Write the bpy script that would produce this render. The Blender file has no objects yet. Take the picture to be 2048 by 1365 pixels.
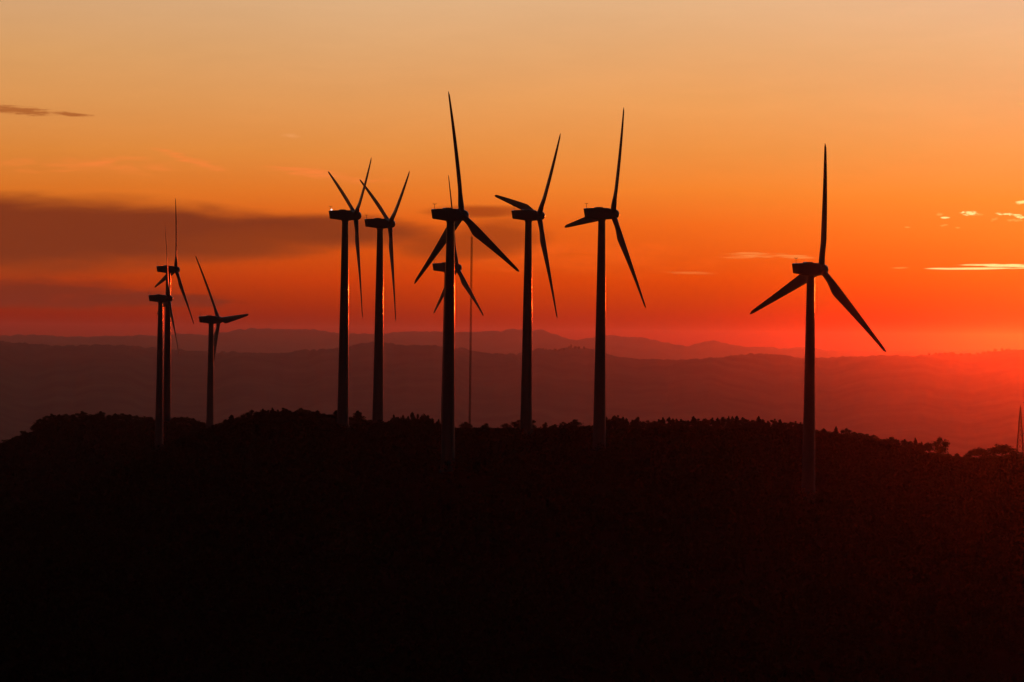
import bpy, math, random
import numpy as np
from mathutils import Matrix, Vector, noise

random.seed(7)
R = math.radians
SC = bpy.context.scene
COL = SC.collection

# ------------------------------------------------------------------ survey
# Every position below was measured on the photograph (2048 x 1365) and is
# turned once into a real place: bearing, height angle and a distance in metres.
FOC = 7778.0                    # focal length in photograph pixels
ROLL = R(0.65)                  # the camera was held slightly crooked
CR, SR = math.cos(ROLL), math.sin(ROLL)
CAMZ = 0.0                      # eye level = height zero

def level(px, py):
    u, v = px - 1024.0, 682.5 - py
    return u * CR - v * SR, u * SR + v * CR

def place(px, py, D):
    u, v = level(px, py)
    return Vector((u / FOC * D, D, CAMZ + v / FOC * D))

def tan_h(px, py):
    u, v = level(px, py)
    return u / FOC, v / FOC

# ------------------------------------------------------------------ helpers
def tag(o, label=None, cat=None, group=None, kind=None):
    if label: o['label'] = label
    if cat: o['category'] = cat
    if group: o['group'] = group
    if kind: o['kind'] = kind
    return o

class MB:
    """collects vertices and faces of one mesh"""
    def __init__(s): s.v, s.f = [], []
    def add(s, v, f):
        n = len(s.v); s.v += [tuple(p) for p in v]; s.f += [tuple(i + n for i in q) for q in f]
    def loft(s, rings, cap0=True, cap1=True):
        m = len(rings[0]); v = [p for r in rings for p in r]; f = []
        for i in range(len(rings) - 1):
            for j in range(m):
                k = (j + 1) % m
                f.append((i*m + j, i*m + k, (i+1)*m + k, (i+1)*m + j))
        if cap0: f.append(tuple(range(m - 1, -1, -1)))
        if cap1: f.append(tuple((len(rings)-1)*m + j for j in range(m)))
        s.add(v, f)
    def lathe(s, prof, n=32, axis='z', centre=(0, 0, 0)):
        rings = []
        for r, h in prof:
            ring = []
            for j in range(n):
                a = 2*math.pi*j/n
                c, d = r*math.cos(a), r*math.sin(a)
                p = (c, d, h) if axis == 'z' else (h, c, d)
                ring.append((p[0]+centre[0], p[1]+centre[1], p[2]+centre[2]))
            rings.append(ring)
        s.loft(rings)
    def bar(s, a, b, r, n=6, r2=None):
        a, b = Vector(a), Vector(b); d = (b - a).normalized()
        e = d.orthogonal().normalized(); g = d.cross(e)
        r2 = r if r2 is None else r2
        s.loft([[p + (e*math.cos(2*math.pi*j/n) + g*math.sin(2*math.pi*j/n))*q for j in range(n)] for p, q in ((a, r), (b, r2))])
    def build(s, name, mat, parent=None, smooth=True):
        me = bpy.data.meshes.new(name); me.from_pydata(s.v, [], s.f); me.update()
        if smooth:
            me.polygons.foreach_set('use_smooth', [True]*len(me.polygons))
        o = bpy.data.objects.new(name, me); COL.objects.link(o)
        if mat: me.materials.append(mat)
        if parent: o.parent = parent
        return o

def sharp(o, ang=35):
    me = o.data
    import bmesh
    bm = bmesh.new(); bm.from_mesh(me)
    bmesh.ops.recalc_face_normals(bm, faces=bm.faces)
    for e in bm.edges:
        if len(e.link_faces) == 2 and e.calc_face_angle(0) > R(ang): e.smooth = False
    bm.to_mesh(me); bm.free()
    return o

def empty(name, loc):
    o = bpy.data.objects.new(name, None); COL.objects.link(o); o.location = loc
    o.empty_display_size = 1
    return o

# ------------------------------------------------------------------ materials
def mat(name, col, rough=.8, spec=.3, var=.3, scale=2.0, metal=0.0, bump=0.0, detail=6):
    m = bpy.data.materials.new(name); m.use_nodes = True
    nt = m.node_tree; b = nt.nodes['Principled BSDF']
    tc = nt.nodes.new('ShaderNodeTexCoord'); nz = nt.nodes.new('ShaderNodeTexNoise')
    nz.inputs['Scale'].default_value = scale; nz.inputs['Detail'].default_value = detail
    nt.links.new(tc.outputs['Object'], nz.inputs['Vector'])
    rp = nt.nodes.new('ShaderNodeValToRGB')
    rp.color_ramp.elements[0].position = .3; rp.color_ramp.elements[1].position = .7
    rp.color_ramp.elements[0].color = (*[c*(1-var) for c in col], 1)
    rp.color_ramp.elements[1].color = (*[c*(1+var) for c in col], 1)
    nt.links.new(nz.outputs['Fac'], rp.inputs['Fac']); nt.links.new(rp.outputs['Color'], b.inputs['Base Color'])
    b.inputs['Roughness'].default_value = rough; b.inputs['Specular IOR Level'].default_value = spec
    b.inputs['Metallic'].default_value = metal
    if bump:
        bp = nt.nodes.new('ShaderNodeBump'); bp.inputs['Strength'].default_value = bump
        nt.links.new(nz.outputs['Fac'], bp.inputs['Height']); nt.links.new(bp.outputs['Normal'], b.inputs['Normal'])
    return m

M_PAINT = mat('pale_grey_paint', (.62, .62, .60), rough=.13, spec=.5, var=.05, scale=.6)
M_BLADE = mat('blade_gelcoat', (.60, .60, .59), rough=.38, spec=.45, var=.05, scale=.5)
M_STEEL = mat('galvanised_steel', (.30, .30, .30), rough=.55, spec=.5, var=.25, scale=3)
M_LAT = mat('weathered_dark_steel', (.06, .05, .045), rough=.8, spec=.2, var=.2, scale=3)
M_SOIL = mat('dry_hill_scrub', (.036, .032, .021), rough=1, spec=0, var=.45, scale=.06, bump=.6, detail=10)
M_FAR = mat('far_forest_slopes', (.045, .050, .035), rough=1, spec=.05, var=.4, scale=.004, detail=10)
M_LEAF = mat('dark_evergreen_leaves', (.038, .050, .024), rough=1, spec=.03, var=.4, scale=1.2)
M_PINE = mat('pine_needles', (.034, .045, .022), rough=1, spec=.03, var=.4, scale=1.2)
M_BARK = mat('pine_bark', (.085, .060, .042), rough=.95, spec=.1, var=.4, scale=4)

# ------------------------------------------------------------------ terrain
def lerp_tab(tab):
    xs = np.array([a for a, b in tab], float); ys = np.array([b for a, b in tab], float)
    return xs, ys

# ground line of the hill crest and of the knoll behind it: photo pixels
HILL = [(-900,1150),(-300,1110),(0,1030),(100,990),(240,940),(310,905),(380,872),(430,856),(470,851),(510,844),(560,841),(620,843),(680,849),
        (730,852),(765,851),(780,853),(820,855),(880,859),(930,859),(950,858),(1000,860),(1080,861),(1175,858),(1230,860),
        (1300,860),(1400,859),(1500,859),(1560,861),(1620,867),(1680,873),(1740,884),(1800,896),(1850,909),(1900,917),
        (1930,920),(2048,917),(2150,922),(2400,950),(3000,1010)]
HILL_D = [(-900,820),(430,880),(540,890),(640,908),(720,926),(790,930),(870,915),(960,897),(1100,880),(1600,862),(1800,905),(2048,960),(3000,960)]
KNOLL = [(-900,1150),(-300,1000),(-100,925),(0,889),(70,864),(85,851),(120,843),(170,841),(310,846),(385,851),(430,857),(520,880),(700,950),(1000,1080),(3000,1300)]
KNOLL_D = 1250.0

def tab_tan(tab):
    s = [tan_h(x, y) for x, y in tab]
    return np.array([a for a, b in s]), np.array([b for a, b in s])
H_S, H_T = tab_tan(HILL); K_S, K_T = tab_tan(KNOLL)
HD_S = np.array([tan_h(x, 860)[0] for x, d in HILL_D]); HD_D = np.array([d for x, d in HILL_D], float)

def smoo(t): t = np.clip(t, 0, 1); return t*t*(3-2*t)

NEAR_D = np.array([0, 6, 20, 60, 110, 200, 320, 430.]); NEAR_Z = np.array([-1.7, -2.3, -5.5, -15, -26, -47, -60, -60.])

def raw_height(x, y):
    """terrain height under (x, y), arrays; y > 0 is away from the camera"""
    D = np.hypot(x, y*1.0)
    yy = np.maximum(y, 1.0)
    s = np.where(y > 1, x/yy, np.sign(x)*9)
    s = np.clip(s, -.5, .5)
    dist = np.where(np.abs(s) < .49, y, D)
    Dc = np.interp(s, HD_S, HD_D)
    zc = np.interp(s, H_S, H_T)*Dc
    t = np.clip((Dc-dist)/(Dc-430.0), 0, 1)
    front = zc + (-60-zc)*t**1.9
    back = zc - 0.10*(dist-Dc)*smoo((dist-Dc)/60.0) - (dist-Dc)**2*2e-5
    hill = np.where(dist < Dc, front, back)
    kz = np.interp(s, K_S, K_T)*KNOLL_D
    tk = np.clip((KNOLL_D-dist)/300.0, 0, 1.5)
    kn = np.where(dist < KNOLL_D, kz - 24*tk**1.6, kz - .12*(dist-KNOLL_D) - (dist-KNOLL_D)**2*3e-5)
    h = np.logaddexp(hill/1.2, kn/1.2)*1.2
    h = np.where(dist < 430, np.interp(dist, NEAR_D, NEAR_Z), h)
    lo = -150 - 170*smoo((D-2500)/6000) - 10*np.sin(D/900.0 + x/1500.0)
    h = np.logaddexp(np.clip(h, -2000, 0)/6, lo/6)*6
    h = np.where(dist < 430, np.interp(dist, NEAR_D, NEAR_Z), h)
    return h

# turbines: hub in level pixels, distance, blade phase, yaw from the view axis, size factor
TURB = {
 'a': (336.2, 605.8, 1143.7, 18.5, 76.15, .953),
 'b': (350.2, 547.5, 1173.8, 16.7, 67.87, 1.065),
 'c': (437.1, 647.1, 1110.6, 85.7, 62.47, 1.0),
 'd': (708.5, 435.4, 851.3, 57.6, 73.26, .98),
 'e': (777.1, 451.0, 896.9, 59.0, 70.83, 1.02),
 'f': (921.1, 432.4, 701.2, 117.1, 60.03, 1.0),
 'g': (911.6, 537.4, 937.9, 120.8, 71.22, 1.0),
 'h': (1075.0, 431.3, 812.1, 42.4, 67.03, 1.0),
 'i': (1222.7, 426.3, 759.7, 24.7, 66.61, 1.0),
 'j': (1641.2, 532.8, 685.3, 9.6, 56.54, 1.0),
}
TILT = R(5.2); OVER = 2.36; HUBH = 46.0; BR = 22.5; CONE = -.02
BASES = {}
for k, (hx, hy, D, ph, a, s) in TURB.items():
    D *= s
    a = R(a)
    hub = Vector(((hx-1024)/FOC*D, D, CAMZ-(hy-682.5)/FOC*D))
    base = hub - Vector((math.sin(a), math.cos(a), 0))*OVER*s*math.cos(TILT)
    base.z = hub.z - HUBH*s
    BASES[k] = base
ctrl = np.array([[b.x, b.y] for b in BASES.values()]); want = np.array([b.z + .05 + {'j': 5.5}.get(k, 0) for k, b in BASES.items()])
def kern(p, q): return np.exp(-((p[:, None, 0]-q[None, :, 0])/17.0)**2 - ((p[:, None, 1]-q[None, :, 1])/28.0)**2)
COEF = np.linalg.solve(kern(ctrl, ctrl) + 1e-4*np.eye(len(ctrl)), want - raw_height(ctrl[:, 0], ctrl[:, 1]))
def height(x, y):
    x = np.asarray(x, float); y = np.asarray(y, float); sh = x.shape
    p = np.stack([x.ravel(), y.ravel()], 1)
    h = raw_height(p[:, 0], p[:, 1])
    near = (p[:, 1] > 400) & (p[:, 1] < 1500) & (np.abs(p[:, 0]) < 300)
    if near.any(): h[near] += kern(p[near], ctrl) @ COEF
    return h.reshape(sh)
def gz(x, y): return float(height(np.array([x]), np.array([y]))[0])

def grid_mesh(name, X, Y, Z, material, closed=False):
    nr, na = X.shape
    v = np.stack([X, Y, Z], -1).reshape(-1, 3)
    idx = np.arange(nr*na).reshape(nr, na)
    if closed: idx = np.concatenate([idx, idx[:, :1]], 1)
    q = np.stack([idx[:-1, :-1], idx[:-1, 1:], idx[1:, 1:], idx[1:, :-1]], -1).reshape(-1, 4)
    me = bpy.data.meshes.new(name)
    me.vertices.add(len(v)); me.vertices.foreach_set('co', v.ravel().astype(np.float32))
    me.loops.add(q.size); me.loops.foreach_set('vertex_index', q.ravel().astype(np.int32))
    me.polygons.add(len(q)); me.polygons.foreach_set('loop_start', np.arange(0, q.size, 4, dtype=np.int32))
    me.update(calc_edges=True); me.validate()
    me.polygons.foreach_set('use_smooth', np.ones(len(me.polygons), bool))
    me.materials.append(material)
    o = bpy.data.objects.new(name, me); COL.objects.link(o)
    return o

def vnoise(x, y, sc, oct=4, seed=0.0):
    out = np.empty(x.size); xf, yf = x.ravel()/sc, y.ravel()/sc
    for i in range(x.size):
        out[i] = noise.fractal(Vector((xf[i], yf[i], seed)), 1.0, 2.0, oct)
    return out.reshape(x.shape)

ang = np.concatenate([np.arange(-180, -12, 6.0), np.arange(-12, 12.01, .06), np.arange(18, 180, 6.0)])
rad = np.concatenate([[1.0, 3, 6, 10, 15, 20, 30, 45, 60, 80, 110, 150, 200, 260, 320, 380, 430],
                      np.arange(440, 640, 10), np.arange(640, 1000, 4.0), np.arange(1000, 1320, 6.0),
                      np.geomspace(1320, 33500, 60)])
A_, R_ = np.meshgrid(np.radians(ang), rad)
GX, GY = R_*np.sin(A_), R_*np.cos(A_)
GZ = height(GX, GY)
amp = np.clip((R_-300)/400, 0, 1)*np.where(np.abs(GX) < 400, .35, 0)*np.where(R_ < 2500, 1, 0)
sel = amp > 0
nzv = np.zeros_like(GZ); nzv[sel] = vnoise(GX[sel], GY[sel], 9.0, 4, 3.3)
GZ = GZ + nzv*amp
ground = grid_mesh('ground', GX, GY, GZ, M_SOIL, closed=True)
tag(ground, 'dark hillside dropping into a deep valley', None, None, 'structure')

# ---- mountain ranges: crest lines read off the photograph, real slopes front and back
NEAR_RIDGE = [(-700,690),(-300,688),(0,683),(60,687),(120,692),(180,690),(250,690),(320,698),(420,703),(480,705),(540,707),(570,705),(600,700),
  (660,699),(690,694),(740,684),(760,683),(800,690),(850,692),(900,693),(930,698),(960,704),(1000,709),(1040,708),(1075,698),
  (1105,701),(1150,695),(1180,697),(1215,708),(1260,718),(1330,720),(1390,718),(1440,716),(1480,710),(1530,707),(1570,710),
  (1600,716),(1660,716),(1720,713),(1780,710),(1830,713),(1850,709),(1900,708),(1960,709),(1980,703),(2010,700),(2048,700),(2200,704),(2700,720)]
FAR_RIDGE = [(-700,690),(-200,672),(0,672),(60,669),(120,674),(200,673),(260,672),(310,671),(360,668),(420,671),(450,665),(480,659),(520,657),
  (560,660),(600,660),(640,660),(670,665),(690,668),(720,669),(760,667),(800,664),(870,663),(940,665),(960,663),(1000,662),
  (1030,657),(1060,660),(1090,661),(1115,671),(1140,679),(1160,680),(1180,676),(1220,671),(1260,674),(1300,678),(1340,687),
  (1370,693),(1400,686),(1430,681),(1450,686),(1475,691),(1500,694),(1520,695),(1535,694),(1560,697),(1600,695),(1640,699),
  (1700,701),(1800,700),(1900,701),(2048,702),(2300,706),(2700,715)]
RANGE_D = 15500.0
def ridge(name, tab, D, depth, rough, foot, seed, label, jag):
    s, t = tab_tan(tab)
    a = np.arange(-10.5, 12.0, .035)
    ss = np.tan(np.radians(a))
    tt = np.interp(ss, s, t)
    k = np.array([1, 2, 3, 2, 1.])/9
    tt = np.convolve(np.pad(tt, 2, mode='edge'), k, 'valid')
    crest = tt*D
    off = np.concatenate([np.linspace(-1, -.12, 26), np.linspace(-.1, .1, 7), np.linspace(.15, 1, 10)])*depth
    O, S = np.meshgrid(off, ss, indexing='ij')
    wob = vnoise(S*D, np.zeros_like(S), D*.02, 3, seed)*depth*.12
    Y = D + O + wob; X = S*Y
    w = np.abs(O)/depth
    prof = 1 - (1-np.clip(w, 0, 1))**1.6
    C = np.broadcast_to(crest, X.shape)*(Y/D)
    Z = C + (foot - C)*prof
    Z = Z + vnoise(X, Y, depth*.16, 5, seed+4)*rough*np.clip(w*3, 0, 1)
    Z[26+3, :] += vnoise(X[29:30], Y[29:30], D*.0022, 4, seed)[0]*jag
    o = grid_mesh(name, X, Y, Z, M_FAR)
    return tag(o, label, None, None, 'structure')
ridge('hills', NEAR_RIDGE, RANGE_D, 6500.0, 8, -335, 1.7, 'wooded hills on the far side of the valley', 7.0)
ridge('mountains', FAR_RIDGE, 31000.0, 3000.0, 12, -340, 8.1, 'pale distant mountains along the skyline', 11.0)

# ------------------------------------------------------------------ wind turbines
def blade_mesh():
    st = []
    n = 20
    for i in range(31):
        q = i/30.0
        r = .55 + (BR-.55)*q
        RT = 1.10
        if r < 1.3: ch, th, blend = RT, RT, 0.0
        else:
            bl = smoo((r-1.3)/4.2); blend = float(bl)
            full = 2.05 - (r-5.5)/(BR-5.5)*1.50
            ch = RT + (2.05 - RT)*blend if r < 5.5 else full
            th = ch*(RT/max(ch, RT)*(1-blend) + blend*(.28 - .13*min(1, (r-1.3)/12)))
        if q > .955:
            e = (q-.955)/.045; f = math.sqrt(max(0, 1-e*e*.93)); ch *= f; th *= f
        tw = -R(15.0*(1-min(1, r/18))**1.3 + 1.0)*blend
        ring = []
        for j in range(n):
            a = 2*math.pi*j/n
            x = math.cos(a)                    # +1 trailing edge
            yv = math.sin(a)
            taper = 1 - blend*.62*((x+1)/2)**1.5
            c = x*ch/2 + ch*(.5-.30)*blend     # pitch axis at 30 % chord
            t = yv*th/2*taper
            cc = c*math.cos(tw) - t*math.sin(tw); tt = c*math.sin(tw) + t*math.cos(tw)   # negative twist: trailing edge downwind
            bend = CONE*BR*(r/BR)**2
            ring.append((tt + bend, cc, r))    # local: x = axis (upwind), y = clockwise side, z = along the blade
        st.append(ring)
    m = MB(); m.loft(st)
    return m

def sect(w, zt, zb, x, rnd=.35, slant=0.0):
    pts = []
    hw = w/2
    for (cx, cz, a0) in ((hw-rnd, zt-rnd, 0), (-hw+rnd, zt-rnd, 90), (-hw+rnd, zb+rnd, 180), (hw-rnd, zb+rnd, 270)):
        for k in range(5):
            a = R(a0 + k*22.5)
            z = cz + rnd*math.sin(a)
            pts.append((x + slant*(zt-z), cx + rnd*math.cos(a), z))
    return pts

def make_turbine():
    """local axes: origin at the foot, +x = upwind (towards the hub)"""
    root = empty('wind_turbine', (0, 0, 0))
    t = MB()
    top, h0 = HUBH - 1.0, 0.0
    prof = [(1.55, -2.5), (1.55, .12), (1.30, .125)]
    for z in (15.0, 30.0):
        r = 1.30 - (1.30-.70)*z/top
        prof += [(r+.004, z-.12), (r+.035, z-.11), (r+.035, z+.11), (r-.002, z+.12)]
    prof += [(.70, top-.35), (.80, top-.33), (.80, top)]
    t.lathe(prof, 48)
    sharp(t.build('tower', M_PAINT, root), 25)
    zc = HUBH                                   # hub height
    n = MB()
    n.loft([sect(1.75, zc+.95, zc-.70, -3.55, .16, .17), sect(1.95, zc+1.02, zc-.77, -3.42, .22, .17), sect(2.05, zc+1.10, zc-.90, -1.9, .28, .05),
            sect(2.10, zc+1.15, zc-1.06, -.6, .30), sect(2.10, zc+1.15, zc-1.12, .55, .32), sect(2.05, zc+1.14, zc-1.10, 1.15, .40),
            sect(1.9, zc+1.08, zc-.98, 1.50, .55), sect(1.66, zc+.92, zc-.80, 1.66, .66)])
    nac = sharp(n.build('nacelle', M_PAINT, root), 40)
    m = MB(); m.loft([sect(1.2, zc+1.26, zc+1.10, -1.35, .06), sect(1.3, zc+1.30, zc+1.10, -1.2, .08), sect(1.3, zc+1.30, zc+1.10, -.15, .08), sect(1.2, zc+1.26, zc+1.10, 0, .06)])
    sharp(m.build('roof_hatch', M_PAINT, nac), 40)
    m = MB()
    m.bar((-3.3, 0, zc+.9), (-3.3, 0, zc+1.92), .04)
    m.bar((-3.62, 0, zc+1.90), (-2.98, 0, zc+1.90), .035)
    m.bar((-3.62, 0, zc+1.90), (-3.62, 0, zc+2.0), .045); m.bar((-2.98, 0, zc+1.90), (-2.98, 0, zc+1.98), .05)
    m.build('weather_mast', M_STEEL, nac)
    hubx = OVER*math.cos(TILT)
    H = Matrix.Translation((hubx, 0, HUBH)) @ Matrix.Rotation(-TILT, 4, 'Y')
    s = MB()
    s.lathe([(.80, -.95), (.98, -.80), (1.0, -.45), (1.0, .30), (.93, .66), (.74, 1.0), (.46, 1.2), (.14, 1.29), (.02, 1.30)], 32, axis='x')
    hb = s.build('rotor_hub', M_PAINT, root); hb.matrix_local = H; sharp(hb, 45)
    bm = blade_mesh()
    b0 = bm.build('blade', M_BLADE, root); sharp(b0, 60)
    bl = [b0]
    for k in (1, 2):
        b = b0.copy(); COL.objects.link(b); b.parent = root; bl.append(b)
    return root, H

def set_blades(root, H, phase):
    bl = [c for c in root.children if c.name.split('.')[0] == 'blade']
    for k, b in enumerate(bl):
        # clockwise as seen from behind: from up (+z) towards the viewer's right (-y locally)
        ph = phase + k*2*math.pi/3
        M = H @ Matrix.Rotation(ph, 4, 'X') @ FLIP
        b.matrix_local = M
FLIP = Matrix.Scale(-1, 4, (0, 1, 0))

LABELS = {
 'a': 'wind turbine with the lower hub of the overlapping pair, half hidden behind neighbour',
 'b': 'wind turbine with the higher hub of the overlapping pair, one blade straight up',
 'c': 'wind turbine with one blade pointing level to the side, lowest hub of all',
 'd': 'wind turbine with a bright glint at its tail, one blade hanging beside the tower',
 'e': 'wind turbine between the one with the glinting tail and the tallest one',
 'f': 'tallest wind turbine, its tower in front of a smaller distant turbine and the mast',
 'g': 'small distant wind turbine showing behind the tower of the tallest one',
 'h': 'wind turbine with a blade stretched back over its nacelle, right of the mast',
 'i': 'wind turbine with a blade reaching back below its nacelle and one nearly upright',
 'j': 'lone wind turbine nearest the sunset glow, standing apart from all others',
}
proto, HM = make_turbine()
def copy_tree(o, parent=None):
    c = o.copy(); COL.objects.link(c)
    if parent is not None:
        c.parent = parent; c.matrix_parent_inverse = o.matrix_parent_inverse.copy()
    for ch in o.children: copy_tree(ch, c)
    return c
roots = {}
for i, k in enumerate('fjihdegbac'):
    roots[k] = proto if i == 0 else copy_tree(proto)
for k, r in roots.items():
    hx, hy, D, ph, a, s = TURB[k]
    r.location = BASES[k]; r.rotation_euler = (0, 0, math.pi/2 - R(a)); r.scale = (s, s, s)
    set_blades(r, HM, R(ph))
    tag(r, LABELS[k], 'wind turbine', 'wind turbines along the ridge')
# the lamp on the tail of one nacelle
nac = [c for c in roots['d'].children if c.name.startswith('nacelle')][0]
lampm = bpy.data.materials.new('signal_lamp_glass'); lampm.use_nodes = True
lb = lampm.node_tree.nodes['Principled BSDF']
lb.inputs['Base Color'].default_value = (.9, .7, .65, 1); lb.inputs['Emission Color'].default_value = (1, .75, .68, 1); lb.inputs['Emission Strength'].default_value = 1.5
m = MB(); m.lathe([(.16, HUBH+1.0), (.2, HUBH+1.1), (.2, HUBH+1.28), (.12, HUBH+1.38), (.01, HUBH+1.40)], 16, centre=(-3.12, 0, 0))
m.build('warning_light', lampm, nac)

# ------------------------------------------------------------------ lattice mast and pylon
def lattice(name, px, top_py, D, hw_top, hw_bot, legs, step, r_leg, label, cat, r_br, zbase=None):
    tp = place(px, top_py, D)
    zb = gz(tp.x, D) - .1 if zbase is None else zbase
    Ht = tp.z - zb
    root = empty(name, (tp.x, D, zb))
    def corner(j, z):
        w = hw_bot + (hw_top-hw_bot)*z/Ht
        a = 2*math.pi*j/legs + (math.pi/4 if legs == 4 else math.pi/6)
        return Vector((w*math.cos(a), w*math.sin(a), z))
    for j in range(legs):
        g = MB(); g.bar(corner(j, 0), corner(j, Ht), r_leg, 6); g.build('leg', M_LAT, root)
    z = 0.0; br = MB(); i = 0
    while z < Ht - .2:
        z2 = min(Ht, z + max(.45, step*((hw_bot + (hw_top-hw_bot)*z/Ht)/hw_bot)))
        for j in range(legs):
            k = (j+1) % legs
            a, b = (j, k) if i % 2 == 0 else (k, j)
            br.bar(corner(a, z), corner(b, z2), r_br, 4)
            br.bar(corner(j, z2), corner(k, z2), r_br, 4)
            if legs == 4: br.bar(corner(b, z), corner(a, z2), r_br, 4)
        z = z2; i += 1
    br.build('bracing', M_LAT, root)
    tag(root, label, cat)
    return root, Ht
mast, mh = lattice('lattice_mast', 943.6, 474, 955.0, .24, .24, 3, .75, .042, 'thin lattice mast standing behind the tallest turbine', 'mast', .030)
m = MB(); m.bar((0, 0, mh), (0, 0, mh+1.0), .03); m.build('lightning_rod', M_LAT, mast)
pyl, ph_ = lattice('lattice_pylon', 2041, 815, 965.0, .12, 1.25, 4, 2.0, .075, 'tapering steel lattice pylon rising behind umbrella pines at the glowing edge', 'pylon', .04)
m = MB(); m.bar((0, 0, ph_), (0, 0, ph_+.6), .05); m.build('tip', M_LAT, pyl)

# ------------------------------------------------------------------ trees
def crown(kind, seed):
    rnd = random.Random(seed)
    m = MB()
    blobs = []
    if kind == 'round':
        for i in range(9):
            a = rnd.uniform(0, 6.28); rr = rnd.uniform(0, .28); z = rnd.uniform(.24, .78)
            blobs.append((rr*math.cos(a), rr*math.sin(a), z, rnd.uniform(.16, .26), rnd.uniform(.14, .22)))
        blobs.append((rnd.uniform(-.1, .1), 0, .86, .14, .13))
    elif kind == 'pine':
        for i in range(13):
            z = .14 + .76*i/12; w = (.42*(1-i/12.5)**.8 + .05)
            a = i*2.4 + rnd.uniform(-.5, .5)
            blobs.append((w*.5*math.cos(a), w*.5*math.sin(a), z, w*.78, .095))
        blobs.append((0, 0, .93, .035, .07))
    elif kind == 'umbrella':
        for i in range(11):
            a = i*2.4; rr = .36*math.sqrt(i/11)
            blobs.append((rr*math.cos(a), rr*math.sin(a), .66 - .28*(rr/.36)**2 + rnd.uniform(-.06, .06), rnd.uniform(.16, .23), rnd.uniform(.20, .28)))
    else:                                         # ragged
        for i in range(10):
            a = rnd.uniform(0, 6.28); rr = rnd.uniform(.03, .26); z = .20 + .66*i/10
            blobs.append((rr*math.cos(a), rr*math.sin(a), z, rnd.uniform(.13, .22), rnd.uniform(.09, .15)))
        blobs.append((rnd.uniform(-.06, .06), 0, .92, .06, .08))
    for (bx, by, bz, bw, bh) in blobs:
        for i in range(150):
            v = Vector((rnd.gauss(0, 1), rnd.gauss(0, 1), rnd.gauss(0, 1))).normalized()
            q = rnd.uniform(.35, 1.08)
            p = Vector((bx + v.x*bw*q, by + v.y*bw*q, bz + v.z*bh*q))
            e = Vector((rnd.gauss(0, 1), rnd.gauss(0, 1), rnd.gauss(0, .6))).normalized()
            g = e.orthogonal().normalized(); g = Matrix.Rotation(rnd.uniform(0, 6.28), 3, e) @ g
            sz = rnd.uniform(.022, .045)
            m.add([p - e*sz, p + g*sz*.8, p + e*sz, p - g*sz*.8], [(0, 1, 2, 3)])
    return m, blobs
def trunk(kind, blobs, seed):
    rnd = random.Random(seed); m = MB()
    topz = {'round': .62, 'pine': .92, 'umbrella': .70, 'ragged': .8}[kind]
    segs = 5; pts = [Vector((rnd.uniform(-.02, .02)*i, rnd.uniform(-.02, .02)*i, -.06 + (topz+.06)*i/segs)) for i in range(segs+1)]
    for i in range(segs):
        m.bar(pts[i], pts[i+1], .032*(1-i/segs*.75), 7, .032*(1-(i+1)/segs*.75))
    for b in blobs[::2]:
        z = max(.15, b[2]-.16); t = min(segs-1, int((z+.06)/(topz+.06)*segs)); o = pts[t]
        m.bar(o, (b[0]*.8, b[1]*.8, b[2]), .013, 5, .005)
    return m
PROTO = {}; WID = {}
for kind, nv in (('round', 4), ('pine', 3), ('umbrella', 3), ('ragged', 4)):
    for i in range(nv):
        cm, bl = crown(kind, 11*i + len(kind)*101); tm = trunk(kind, bl, i+5)
        co = cm.build('crown', M_PINE if kind in ('pine', 'umbrella') else M_LEAF, None, smooth=False); tr = tm.build('trunk', M_BARK)
        PROTO.setdefault(kind, []).append((co, tr)); WID[co.name] = 2*float(np.percentile(np.hypot(*np.array(cm.v)[:, :2].T), 97))
used = set()
def tree(px, top, w_px, kind, D, label, group=None, name=None, seed=0, sink=0.0):
    rnd = random.Random(seed*7919 + int(px*13))
    tp = place(px, top, D)
    zb = gz(tp.x, D) - .08 - sink
    h = max(.9, tp.z - zb)
    wid = w_px/FOC*D
    nm = name or {'round': 'oak_tree', 'pine': 'pine_tree', 'umbrella': 'umbrella_pine', 'ragged': 'scrub_tree'}[kind]
    root = empty(nm, (tp.x, D, zb)); root.rotation_euler = (0, 0, rnd.uniform(0, 6.28)); 
    i = rnd.randrange(len(PROTO[kind]))
    sx = max(wid, h*.5)/WID[PROTO[kind][i][0].name]
    root.scale = (sx, sx, h/.99)
    for src in PROTO[kind][i]:
        if src.name in used: o = src.copy(); COL.objects.link(o)
        else: o = src; used.add(src.name)
        o.parent = root
    tag(root, label, 'tree', group)
    return root

def crest_D(px):
    return float(np.interp(tan_h(px, 860)[0], HD_S, HD_D))

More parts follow.
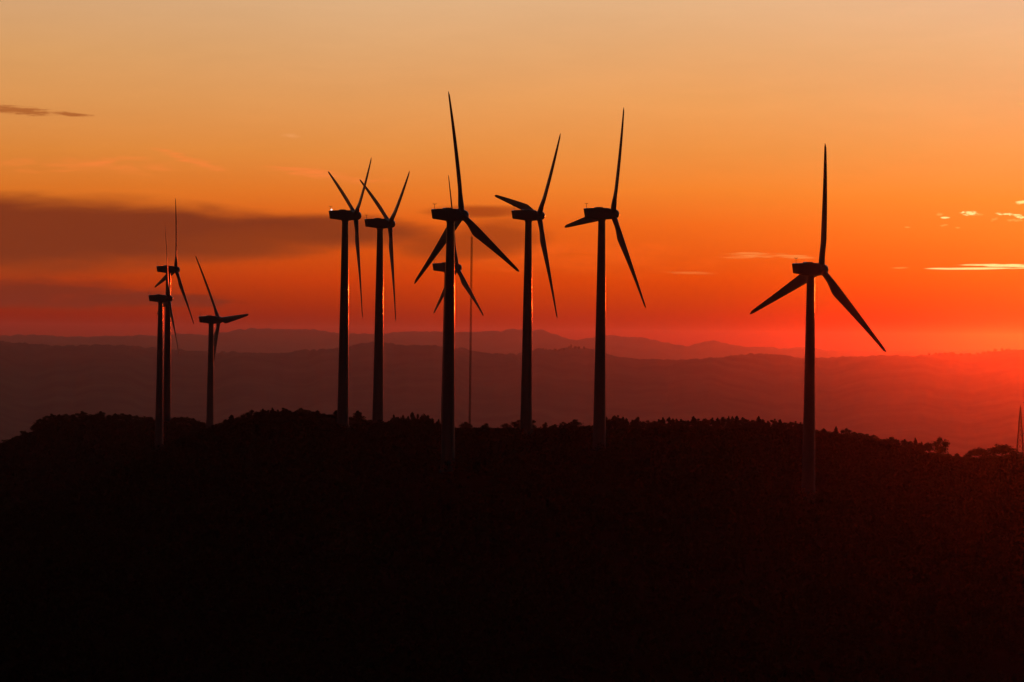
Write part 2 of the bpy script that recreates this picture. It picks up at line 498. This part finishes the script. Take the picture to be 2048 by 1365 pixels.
# the treetops one can tell apart along the crest: (px, top, width, kind, label)
LONE = [
 (716, 822, 34, 'pine', 'broad pointed pine between the glinting-tail turbine and the next tower'),
 (932, 844, 25, 'round', 'round bushy tree at the foot of the lattice mast'),
 (972, 847, 25, 'round', 'low round tree on the bare crest, next after the mast'),
 (1013, 847, 27, 'round', 'dome shaped tree halfway from mast to the turbine with overhead blade'),
 (1036, 840, 26, 'round', 'bushy tree against the tower side of the turbine with overhead blade'),
 (1062, 838, 22, 'ragged', 'ragged tree hugging the far side of that same overhead-blade turbine tower'),
 (1091, 845, 13, 'ragged', 'thin sparse little tree alone in a gap of the crest'),
 (1150, 839, 34, 'round', 'large dome tree just before the turbine with blade reaching back low'),
 (1672, 853, 13, 'pine', 'small pointed pine alone just past the lone turbine tower'),
 (1693, 857, 22, 'round', 'flat round tree directly after the small lone pine'),
 (1783, 874, 32, 'round', 'wide low dome tree on the falling crest past the lone turbine'),
 (1831, 876, 16, 'pine', 'pointed treetop between wide dome tree and the tall clump'),
 (1856, 881, 24, 'umbrella', 'umbrella pine with light showing under its crown, beside tall broad pine'),
 (1880, 875, 36, 'round', 'tall broad tree ending the clump before the dip'),
 (1914, 907, 20, 'pine', 'little pointed tree alone in the dip of the crest'),
 (1958, 892, 46, 'umbrella', 'smaller umbrella pine, first after the dip in the crest'),
 (2004, 886, 62, 'umbrella', 'largest umbrella pine, spreading wide next to the lattice pylon'),
]
for i, (px, top, w, kind, lab) in enumerate(LONE):
    D = crest_D(px) + (i % 3)*2 - 2
    tree(px, top, w, kind, D, lab, seed=i)

# rows of look-alike treetops, traced one by one; each row shares one label
ROWS = [
 ('low tree in the row topping the distant knoll before the overlapping turbines', 'trees on the distant knoll', KNOLL_D,
  [(-8,884),(14,880),(33,872),(50,862),(68,849),(78,838),(92,832),(104,828),(118,829),(132,828),(146,829),(165,823),(180,829),(192,828),(203,823),(217,830),(231,827),(245,827),(259,829),(273,831),(288,833),(300,834)], 18),
 ('low tree on the knoll between the overlapping turbines and the level-blade turbine', 'trees on the knoll saddle', KNOLL_D,
  [(350,835),(362,834),(374,834),(386,837),(398,842),(408,845)], 18),
 ('small tree on the rising crest after the level-blade turbine', 'trees on the rising crest', None,
  [(432,850),(441,846),(451,839),(463,830),(474,835),(484,832),(494,826)], 16),
 ('dark treetop on the rounded hilltop before the turbine with the glinting tail', 'trees on the rounded hilltop', None,
  [(504,820),(515,824),(527,818),(536,820),(545,816),(556,820),(566,816),(578,821),(590,823),(601,816),(612,820),(624,823),(635,821),(648,827),(660,829),(672,821),(682,826)], 17),
 ('tree in the dense clump between the second hanging-blade tower and the tallest turbine', 'clump before the tallest turbine', None,
  [(779,842),(788,830),(797,835),(806,831),(816,833),(825,825),(835,829),(846,828),(856,832),(866,837),(876,839),(884,846)], 17),
 ('small tree in the broken row between overhead-blade turbine and the large dome tree', 'trees in the broken row', None,
  [(1110,849),(1128,844),(1139,846),(1176,853),(914,851),(995,854),(1048,846)][0:4], 14),
 ('spiky treetop in the long row between the two turbines nearest the glow', 'long row of treetops', None,
  [(1206,842),(1213,834),(1220,838),(1228,831),(1236,831),(1245,834),(1253,837),(1265,840),(1276,834),(1287,843),(1297,841),(1308,842),(1318,839),(1326,835),(1339,834),(1346,837),(1353,838),(1363,839),(1376,841),(1387,833),(1397,838),(1409,837),(1418,841),(1426,836),(1435,836),(1445,834),(1457,833),(1465,833),(1474,832),(1485,835),(1496,840),(1506,840),(1517,833),(1526,839),(1536,842),(1550,838),(1560,839),(1571,845),(1580,844),(1592,843),(1601,845),(1610,850)], 14),
 ('low tree on the slope of the crest after the lone turbine', 'trees on the falling crest', None,
  [(1633,860),(1647,857),(1660,863),(1710,864),(1721,866),(1734,868),(1745,870),(1757,876),(1768,880),(1797,881),(1808,879),(1818,884),(1843,884),(1838,886),(1822,882),(1774,877),(1792,878)], 16),
 ('shrubby tree at the crest end under the umbrella pines', 'shrubby trees by the umbrella pines', None,
  [(1895,908),(1926,914),(1940,906),(1968,909),(1980,910),(1990,910),(2016,909),(2030,906),(2044,905)], 22),
]
for rI, (lab, grp, D0, pts, w) in enumerate(ROWS):
    for i, (px, top) in enumerate(pts):
        rnd = random.Random(rI*100 + i)
        D = (D0 or crest_D(px)) + rnd.uniform(-4, 6)
        nb = min([abs(px-p[0]) for p in pts if p[0] != px])
        kind = rnd.choice(['round', 'ragged', 'round', 'pine', 'ragged']) if rI not in (4, 6) else rnd.choice(['pine', 'ragged', 'round', 'ragged'] if rI == 6 else ['round', 'ragged', 'round'])
        tree(px, top, max(13, min(w*1.35, nb*2.1))*rnd.uniform(.9, 1.2), kind, D, lab, grp, name='hilltop_tree', seed=rI*50+i)

# far trees standing up from the opposite hills
def far_tree(px, top, w, lab, grp):
    s, t = tab_tan(NEAR_RIDGE)
    sx, ty = tan_h(px, top)
    D = RANGE_D
    zb = float(np.interp(sx, s, t))*D - 8
    root = empty('distant_tree', (sx*D, D, zb))
    h = ty*D - zb; wd = w/FOC*D
    root.scale = (wd/.8, wd/.8, h)
    for src in PROTO['round'][int(px) % 4]:
        o = src.copy(); COL.objects.link(o); o.parent = root
    tag(root, lab, 'tree', grp)
for px, top, w in [(1086,696,5),(1092,697,4),(1110,697,6),(1118,699,5),(1128,696,5),(1138,692,5),(1142,688,4),(1150,692,6),(1158,692,5),(1168,693,6)]:
    far_tree(px, top, w, 'tiny tree on the opposite hills between the two middle turbine towers', 'far trees at the middle hills')
for px, top, w in [(1858,706,6),(1872,705,8),(1890,705,7),(1906,704,8),(1922,706,6),(1940,706,8),(1954,705,7),(1966,703,8),(1976,701,7),(1990,697,8),(2004,696,8),(2018,697,7)]:
    far_tree(px, top, w, 'tiny tree on the far hills in the glow above the umbrella pines', 'far trees in the glow')

# low undergrowth roughening the crest: nobody could count it
ug = MB(); rnd = random.Random(99)
for i in range(3000):
    px = rnd.uniform(-60, 2120)
    kn = px < 430 and rnd.random() < .6
    D = (KNOLL_D if kn else crest_D(px)) + rnd.gauss(0, 5)
    if i % 6 == 0: px = rnd.uniform(590, 790); D = rnd.uniform(800, 930)
    x = tan_h(px, 860)[0]*D; z = gz(x, D)
    sz = rnd.uniform(.25, .7)
    for j in range(10):
        p = Vector((x + rnd.gauss(0, sz*.6), D + rnd.gauss(0, sz*.6), z + rnd.uniform(0, sz)))
        e = Vector((rnd.gauss(0, 1), rnd.gauss(0, 1), rnd.gauss(0, 1))).normalized(); g = e.orthogonal().normalized()
        q = rnd.uniform(.12, .28)
        ug.add([p-e*q, p+g*q*.8, p+e*q, p-g*q*.8], [(0, 1, 2, 3)])
u = ug.build('undergrowth', M_LEAF, None, smooth=False)
tag(u, 'low scrub covering the crest between the trees', 'undergrowth', None, 'stuff')

for lst in PROTO.values():
    for pair in lst:
        for o in pair:
            if o.parent is None: bpy.data.objects.remove(o)
# the wood that clothes the slope and the knoll: one dark mass
def wood(n, D0, D1, crest_s, crest_t, DC, seed):
    g = np.random.default_rng(seed)
    sv = g.uniform(-.21, .21, n*2); Dv = np.sqrt(g.uniform(D0**2, D1**2, n*2))
    keep = Dv < (np.interp(sv, HD_S, HD_D) + 2 if DC is None else DC + 2)
    sv, Dv = sv[keep][:n], Dv[keep][:n]
    xv = sv*Dv; zg = height(xv, Dv)
    h = g.uniform(1.8, 4.2, len(xv))
    top = (np.interp(sv, crest_s, crest_t) + 2.5/FOC)*Dv
    h = np.minimum(h, top - zg)
    ok = h > .45
    for b in BASES.values(): ok &= (np.hypot(xv - b.x, Dv - b.y) > 3.2)
    xv, Dv, zg, h = xv[ok], Dv[ok], zg[ok], h[ok]
    m = len(xv); K = 56
    w = np.clip(h*g.uniform(.42, .62, m), .5, 1.9)
    dr = g.normal(size=(m, K, 3)); dr /= np.linalg.norm(dr, axis=2, keepdims=True)
    q = g.uniform(.45, 1.05, (m, K, 1))
    c = np.stack([xv, Dv, zg + h*.52], 1)[:, None, :] + dr*q*np.stack([w, w, h*.5], 1)[:, None, :]
    e = g.normal(size=(m, K, 3)); e /= np.linalg.norm(e, axis=2, keepdims=True)
    f = np.cross(e, g.normal(size=(m, K, 3))); f /= np.linalg.norm(f, axis=2, keepdims=True)
    sz = g.uniform(.16, .34, (m, K, 1))*np.clip(h, 1, 3)[:, None, None]*.42
    return np.stack([c - e*sz, c + f*sz*.8, c + e*sz, c - f*sz*.8], 2).reshape(-1, 3)
wv = np.concatenate([wood(10200, 470, 935, H_S, H_T, None, 5), wood(5400, 1010, KNOLL_D, K_S, K_T, KNOLL_D, 6)])
me = bpy.data.meshes.new('forest')
me.vertices.add(len(wv)); me.vertices.foreach_set('co', wv.ravel().astype(np.float32))
me.loops.add(len(wv)); me.loops.foreach_set('vertex_index', np.arange(len(wv), dtype=np.int32))
me.polygons.add(len(wv)//4); me.polygons.foreach_set('loop_start', np.arange(0, len(wv), 4, dtype=np.int32))
me.update(calc_edges=True); me.materials.append(M_PINE)
fo = bpy.data.objects.new('forest', me); COL.objects.link(fo)
tag(fo, 'dark evergreen wood covering the slope below the turbines', 'forest', None, 'stuff')

# ------------------------------------------------------------------ haze
HZ_TOP, HZ_BOT, HZ_R = 108.0, -520.0, 34500.0
hm = bpy.data.materials.new('evening_haze'); hm.use_nodes = True
nt = hm.node_tree; nt.nodes.clear()
out = nt.nodes.new('ShaderNodeOutputMaterial')
# two kinds of droplets in the same even air: coarse dust that throws light forward, and fine mauve haze
lobes = []
for dens, g_, colr in ((7.6e-6, .957, (.95, .40, .25)), (6.8e-6, .72, (.72, .80, .92))):
    pv = nt.nodes.new('ShaderNodeVolumePrincipled')
    pv.inputs['Color'].default_value = (*colr, 1); pv.inputs['Density'].default_value = dens; pv.inputs['Anisotropy'].default_value = g_
    lobes.append(pv)
ad = nt.nodes.new('ShaderNodeAddShader')
for i in (0, 1): nt.links.new(lobes[i].outputs[0], ad.inputs[i])
nt.links.new(ad.outputs[0], out.inputs['Volume'])
m = MB()
c = [(x, y, z) for z in (HZ_BOT, HZ_TOP) for x, y in ((-HZ_R, -HZ_R), (HZ_R, -HZ_R), (HZ_R, HZ_R), (-HZ_R, HZ_R))]
m.add(c, [(3, 2, 1, 0), (4, 5, 6, 7), (0, 1, 5, 4), (1, 2, 6, 5), (2, 3, 7, 6), (3, 0, 4, 7)])
hz = m.build('haze', hm, None, smooth=False)
tag(hz, 'thin evening haze filling the valley air', 'haze', None, 'stuff')

# ------------------------------------------------------------------ sun
SUN_AZ, SUN_EL = 7.9, 0.75      # degrees right of the view axis, above the horizon
d = Vector((math.sin(R(SUN_AZ))*math.cos(R(SUN_EL)), math.cos(R(SUN_AZ))*math.cos(R(SUN_EL)), math.sin(R(SUN_EL))))
sl = bpy.data.lights.new('sun', 'SUN'); sl.energy = 0.36; sl.angle = R(.5); sl.color = (1, .058, .006)
so = bpy.data.objects.new('sun', sl); COL.objects.link(so); so.location = (0, 0, 60)
so.rotation_euler = d.to_track_quat('Z', 'Y').to_euler()

# ------------------------------------------------------------------ sky
w = bpy.data.worlds.new('World'); SC.world = w; w.use_nodes = True
nt = w.node_tree; nt.nodes.clear()
class E_:
    """scalar node expression"""
    def __init__(s, sock): s.s = sock
    @staticmethod
    def op(o, *a, clamp=False):
        n = nt.nodes.new('ShaderNodeMath'); n.operation = o; n.use_clamp = clamp
        for i, q in enumerate(a):
            if isinstance(q, E_): nt.links.new(q.s, n.inputs[i])
            else: n.inputs[i].default_value = float(q)
        return E_(n.outputs[0])
    def __add__(s, o): return E_.op('ADD', s, o)
    __radd__ = __add__
    def __sub__(s, o): return E_.op('SUBTRACT', s, o)
    def __rsub__(s, o): return E_.op('SUBTRACT', o, s)
    def __mul__(s, o): return E_.op('MULTIPLY', s, o)
    __rmul__ = __mul__
    def __truediv__(s, o): return E_.op('DIVIDE', s, o)
def sstep(x, a, b):
    n = nt.nodes.new('ShaderNodeMapRange'); n.interpolation_type = 'SMOOTHSTEP'
    nt.links.new(x.s, n.inputs['Value']); n.inputs['From Min'].default_value = a; n.inputs['From Max'].default_value = b
    return E_(n.outputs['Result'])
def mixc(f, a, b):
    n = nt.nodes.new('ShaderNodeMix'); n.data_type = 'RGBA'
    if isinstance(f, E_): nt.links.new(f.s, n.inputs[0])
    else: n.inputs[0].default_value = f
    for q, i in ((a, 6), (b, 7)):
        if isinstance(q, tuple): n.inputs[i].default_value = (*q, 1)
        else: nt.links.new(q, n.inputs[i])
    return n.outputs[2]
def lin(c):
    return tuple(((x/255)/12.92 if x <= 10.3 else (((x/255)+.055)/1.055)**2.4) for x in c)

tc = nt.nodes.new('ShaderNodeTexCoord'); sp = nt.nodes.new('ShaderNodeSeparateXYZ')
nt.links.new(tc.outputs['Generated'], sp.inputs[0])
X, Y, Z = (E_(sp.outputs[i]) for i in range(3))
DEG = 180/math.pi
AZ = E_.op('ARCTAN2', X, Y)*DEG                  # bearing, degrees right of north (the view axis)
EL = E_.op('ARCSINE', Z)*DEG                     # height above the horizon

def ae(px, py):
    a, b = tan_h(px, py)
    return math.degrees(math.atan(a)), math.degrees(math.atan(b*math.cos(math.atan(a))))

# evening sky colours by height, at four bearings (sRGB read off the sky itself)
SKY = [
 (40,  [(0,(214,164,116)),(100,(218,158,98)),(200,(222,150,82)),(300,(222,134,56)),(380,(220,116,36)),(450,(205,92,22)),(560,(168,55,10)),(640,(126,16,0)),(680,(88,6,0))]),
 (700, [(0,(222,175,128)),(100,(224,166,110)),(200,(228,156,90)),(300,(230,142,64)),(380,(232,122,40)),(450,(224,94,18)),(560,(200,60,2)),(640,(138,26,0)),(670,(110,10,0))]),
 (1400,[(0,(230,180,132)),(100,(232,170,112)),(200,(238,162,92)),(300,(240,148,68)),(380,(244,132,44)),(450,(242,108,26)),(560,(222,73,0)),(640,(172,36,0)),(690,(138,4,0))]),
 (2020,[(0,(236,184,140)),(100,(240,178,122)),(200,(242,168,104)),(300,(246,158,80)),(400,(252,142,48)),(480,(255,122,32)),(560,(252,93,14)),(640,(230,34,0)),(700,(195,0,0))]),
]
EL0, EL1 = -.4, 5.4
T_EL = E_.op('DIVIDE', EL - EL0, EL1 - EL0, clamp=True)
cols = []
for px, stops in SKY:
    rp = nt.nodes.new('ShaderNodeValToRGB'); cr = rp.color_ramp; cr.interpolation = 'B_SPLINE' if False else 'LINEAR'
    pts = sorted([((ae(px, y)[1]-EL0)/(EL1-EL0), lin(c)) for y, c in stops])
    while len(cr.elements) < len(pts): cr.elements.new(.5)
    for e, (p, c) in zip(cr.elements, pts): e.position = min(1, max(0, p))
    for e, (p, c) in zip(cr.elements, pts): e.position = min(1, max(0, p)); e.color = (*c, 1)
    nt.links.new(T_EL.s, rp.inputs[0])
    cols.append((ae(px, 400)[0], rp.outputs['Color']))
sky = cols[0][1]
for (a0, c0), (a1, c1) in zip(cols, cols[1:]):
    n = nt.nodes.new('ShaderNodeMapRange'); nt.links.new(AZ.s, n.inputs['Value'])
    n.inputs['From Min'].default_value = a0; n.inputs['From Max'].default_value = a1
    sky = mixc(E_(n.outputs['Result']), sky, c1)

# slow uneven streaks in the thin high cloud
def fbm(kx, ky, sx=0, sy=0, detail=5, dist=0.0):
    cb = nt.nodes.new('ShaderNodeCombineXYZ')
    nt.links.new((AZ*kx + sx).s, cb.inputs[0]); nt.links.new((EL*ky + sy).s, cb.inputs[1])
    n = nt.nodes.new('ShaderNodeTexNoise'); n.inputs['Scale'].default_value = 1; n.inputs['Detail'].default_value = detail
    n.inputs['Distortion'].default_value = dist; n.inputs['Roughness'].default_value = .55
    nt.links.new(cb.outputs[0], n.inputs['Vector'])
    return E_(n.outputs['Fac']) - .5
N1 = fbm(.35, 1.6, 3, 7)                 # broad
N2 = fbm(1.2, 6.0, 11, 2, 6, .4)          # streaky
N3 = fbm(2.2, 26.0, 5, 31, 6, .6)        # fine wisps
N4 = fbm(13.0, 30.0, 1, 13, 5, .5)        # small puffs

def ell(px, py, wx, wy, tilt=0.0, n=None, na=0.0, dx=None):
    a0, e0 = ae(px, py); k = 180/math.pi/FOC
    ca, sa = math.cos(R(tilt)-ROLL), math.sin(R(tilt)-ROLL)      # tilt in the picture, roll removed
    p = AZ - a0; q = EL - e0
    u = (p*ca - q*sa)/(wx*k); v = (p*sa + q*ca)/(wy*k)
    r = 1 - (u*u + v*v)
    if n is not None: r = r + n*na
    return r
def mx(*a):
    r = a[0]
    for b in a[1:]: r = E_.op('SMOOTH_MAX', r, b, .25)
    return r

# the long dark cloud bank
NB = N1*1.0 + N2*.4
b1 = mx(ell(0, 468, 540, 92, 0, NB, 1.0), ell(300, 466, 450, 66, 1, NB, 1.0), ell(600, 462, 300, 40, 1, NB, 1.1))
tail = sstep(mx(ell(720, 462, 190, 34, 1, NB, 1.5), ell(560, 480, 260, 40, -3, NB, 1.3)), -.1, 1.1)
bank = sstep(b1, -.05, .8)
low = sstep(mx(ell(30, 588, 380, 36, 0, N2, 1.8), ell(250, 600, 280, 20, 1, N2, 2.2)), .0, 1.0)
smudge = sstep(mx(ell(985, 476, 130, 50, -6, NB, 1.3), ell(900, 496, 130, 34, 0, NB, 1.5), ell(960, 425, 120, 16, 0, NB, 1.5)), -.15, 1.0)
stray = sstep(mx(ell(30, 221, 92, 10, 3, N3*2.4 + N4, 1.0), ell(140, 229, 52, 5, 5, N3*2.2 + N4, 1.0)), -.1, 1.0)
sky = mixc(bank*.97, sky, lin((124, 51, 25)))
sky = mixc(tail*.55, sky, lin((150, 62, 20)))
sky = mixc(low*.82, sky, lin((110, 42, 26)))
sky = mixc(smudge*.85, sky, lin((160, 64, 18)))
sky = mixc(stray*.8, sky, lin((168, 88, 38)))
# warm under-lit streaks
streak = E_.op('MAXIMUM', sstep(ell(385, 322, 95, 11, 16, N2 + N3, 2.4), .1, 1.4), sstep(ell(660, 350, 170, 13, 8, N2 + N3, 2.4), .1, 1.5))
streak = E_.op('MAXIMUM', streak, sstep(ell(200, 330, 330, 26, 0, N2, 3.5), .4, 2.0))
sky = mixc(streak*.8, sky, lin((250, 132, 60)))
sky = mixc(sstep(ell(582, 272, 26, 6, 6, N4, 2.0), .1, 1.2)*.4, sky, lin((245, 165, 100)))
sky = mixc(sstep(ell(1180, 520, 330, 46, 0, N2, 3.2), .2, 1.6)*.35, sky, lin((255, 104, 26)))
# bright wisps close to the sun
def union(lst):
    r = None
    for q in lst: r = q if r is None else E_.op('MAXIMUM', r, q)
    return r
N5 = fbm(1.1, 40.0, 15, 3, 4, .3)         # fibres
pale = union([sstep(ell(1505, 511, 80, 7, -1, N5 + N3, 2.6), .2, 1.3), sstep(ell(1580, 512, 62, 6, 5, N5 + N3, 2.6), .2, 1.3), sstep(ell(1375, 546, 72, 4, 1, N3, 2.4), .2, 1.6)])
sky = mixc(pale*.5, sky, lin((255, 166, 84)))
br = union([sstep(ell(*p), .2, .9) for p in [
  (1945, 537.5, 112, 3.0, -.6, N5, 1.2), (1880, 537.5, 40, 1.8, 0, N5, .8), (1990, 531.5, 92, 3.6, 1, N3*2 + N5, 1.8), (2040, 533, 70, 5.5, 1, N3*2 + N5, 1.8),
  (1938, 427, 20, 6, 1, N4, 3.4), (1890, 436, 12, 2.4, 0, N4, 2.4), (2018, 429, 30, 3.2, 3, N4 + N3, 2.6), (2042, 434, 15, 4.5, 8, N4, 3.0),
  (2042, 405, 20, 4.2, -10, N4, 2.2)]])
sky = mixc(br*.95, sky, lin((255, 240, 150)))
br2 = union([sstep(ell(*p), .15, 1.1) for p in [
  (1988, 440, 9, 4, -20, N4, 3.0), (1815, 455, 8, 2, 0, N4, 2.0), (1916, 456, 7, 2, 4, N4, 2.0), (1888, 451, 10, 2.6, -8, N4, 2.6),
  (1800, 536, 26, 2, -1, N3, 2.4), (2042, 208, 9, 2, 0, N4, 1.2), (1880, 429, 9, 4, 0, N4, 3.0), (2030, 441, 18, 4, 0, N4, 3.2), (1958, 430, 12, 4, 0, N4, 3)]])
sky = mixc(br2*.45, sky, lin((255, 190, 96)))
# very faint unevenness
va = nt.nodes.new('ShaderNodeMix'); va.data_type = 'RGBA'; va.blend_type = 'MULTIPLY'; va.inputs[0].default_value = 1
vv = N1*.10 + N2*.05 + 1.0
cb = nt.nodes.new('ShaderNodeCombineColor')
for i in range(3): nt.links.new(vv.s, cb.inputs[i])
nt.links.new(sky, va.inputs[6]); nt.links.new(cb.outputs[0], va.inputs[7]); sky = va.outputs[2]

# the rest of the dome: physical dusk sky
ns = nt.nodes.new('ShaderNodeTexSky'); ns.sky_type = 'NISHITA'; ns.sun_disc = False
ns.sun_elevation = R(SUN_EL); ns.sun_rotation = R(SUN_AZ); ns.dust_density = 2.0; ns.air_density = 1.0; ns.altitude = 600
NS = .0022
nm = nt.nodes.new('ShaderNodeMix'); nm.data_type = 'RGBA'; nm.blend_type = 'MULTIPLY'; nm.inputs[0].default_value = 1
nt.links.new(ns.outputs[0], nm.inputs[6]); nm.inputs[7].default_value = (NS, NS*1.3, NS*2.0, 1)
side = 1 - sstep(E_.op('ABSOLUTE', AZ - SUN_AZ), 22, 60)
sky = mixc(sstep(EL, 5.4, 11), sky, (.36, .33, .38))      # paler lavender above the band of colour
high = 1 - sstep(EL, 14, 38)
final = mixc(side*high, nm.outputs[2], sky)
bg = nt.nodes.new('ShaderNodeBackground'); wo = nt.nodes.new('ShaderNodeOutputWorld')
nt.links.new(final, bg.inputs[0]); bg.inputs[1].default_value = 1.0
nt.links.new(bg.outputs[0], wo.inputs[0])

# ------------------------------------------------------------------ camera
cd = bpy.data.cameras.new('camera'); cam = bpy.data.objects.new('camera', cd); COL.objects.link(cam)
cd.sensor_width = 36; cd.sensor_fit = 'HORIZONTAL'; cd.lens = 36*FOC/2048; cd.clip_start = 1; cd.clip_end = 200000
cam.matrix_world = Matrix.Translation((0, 0, CAMZ)) @ Matrix.Rotation(math.pi/2, 4, 'X') @ Matrix.Rotation(ROLL, 4, 'Z')
SC.camera = cam

SC.view_settings.view_transform = 'Standard'; SC.view_settings.look = 'None'
SC.view_settings.exposure = 0; SC.view_settings.gamma = 1
SC.render.engine = 'CYCLES'
cy = SC.cycles
cy.max_bounces = 4; cy.diffuse_bounces = 2; cy.glossy_bounces = 2; cy.volume_bounces = 0; cy.transparent_max_bounces = 4
cy.use_denoising = True
try: cy.denoiser = 'OPENIMAGEDENOISE'
except Exception: pass
SC.render.film_transparent = False
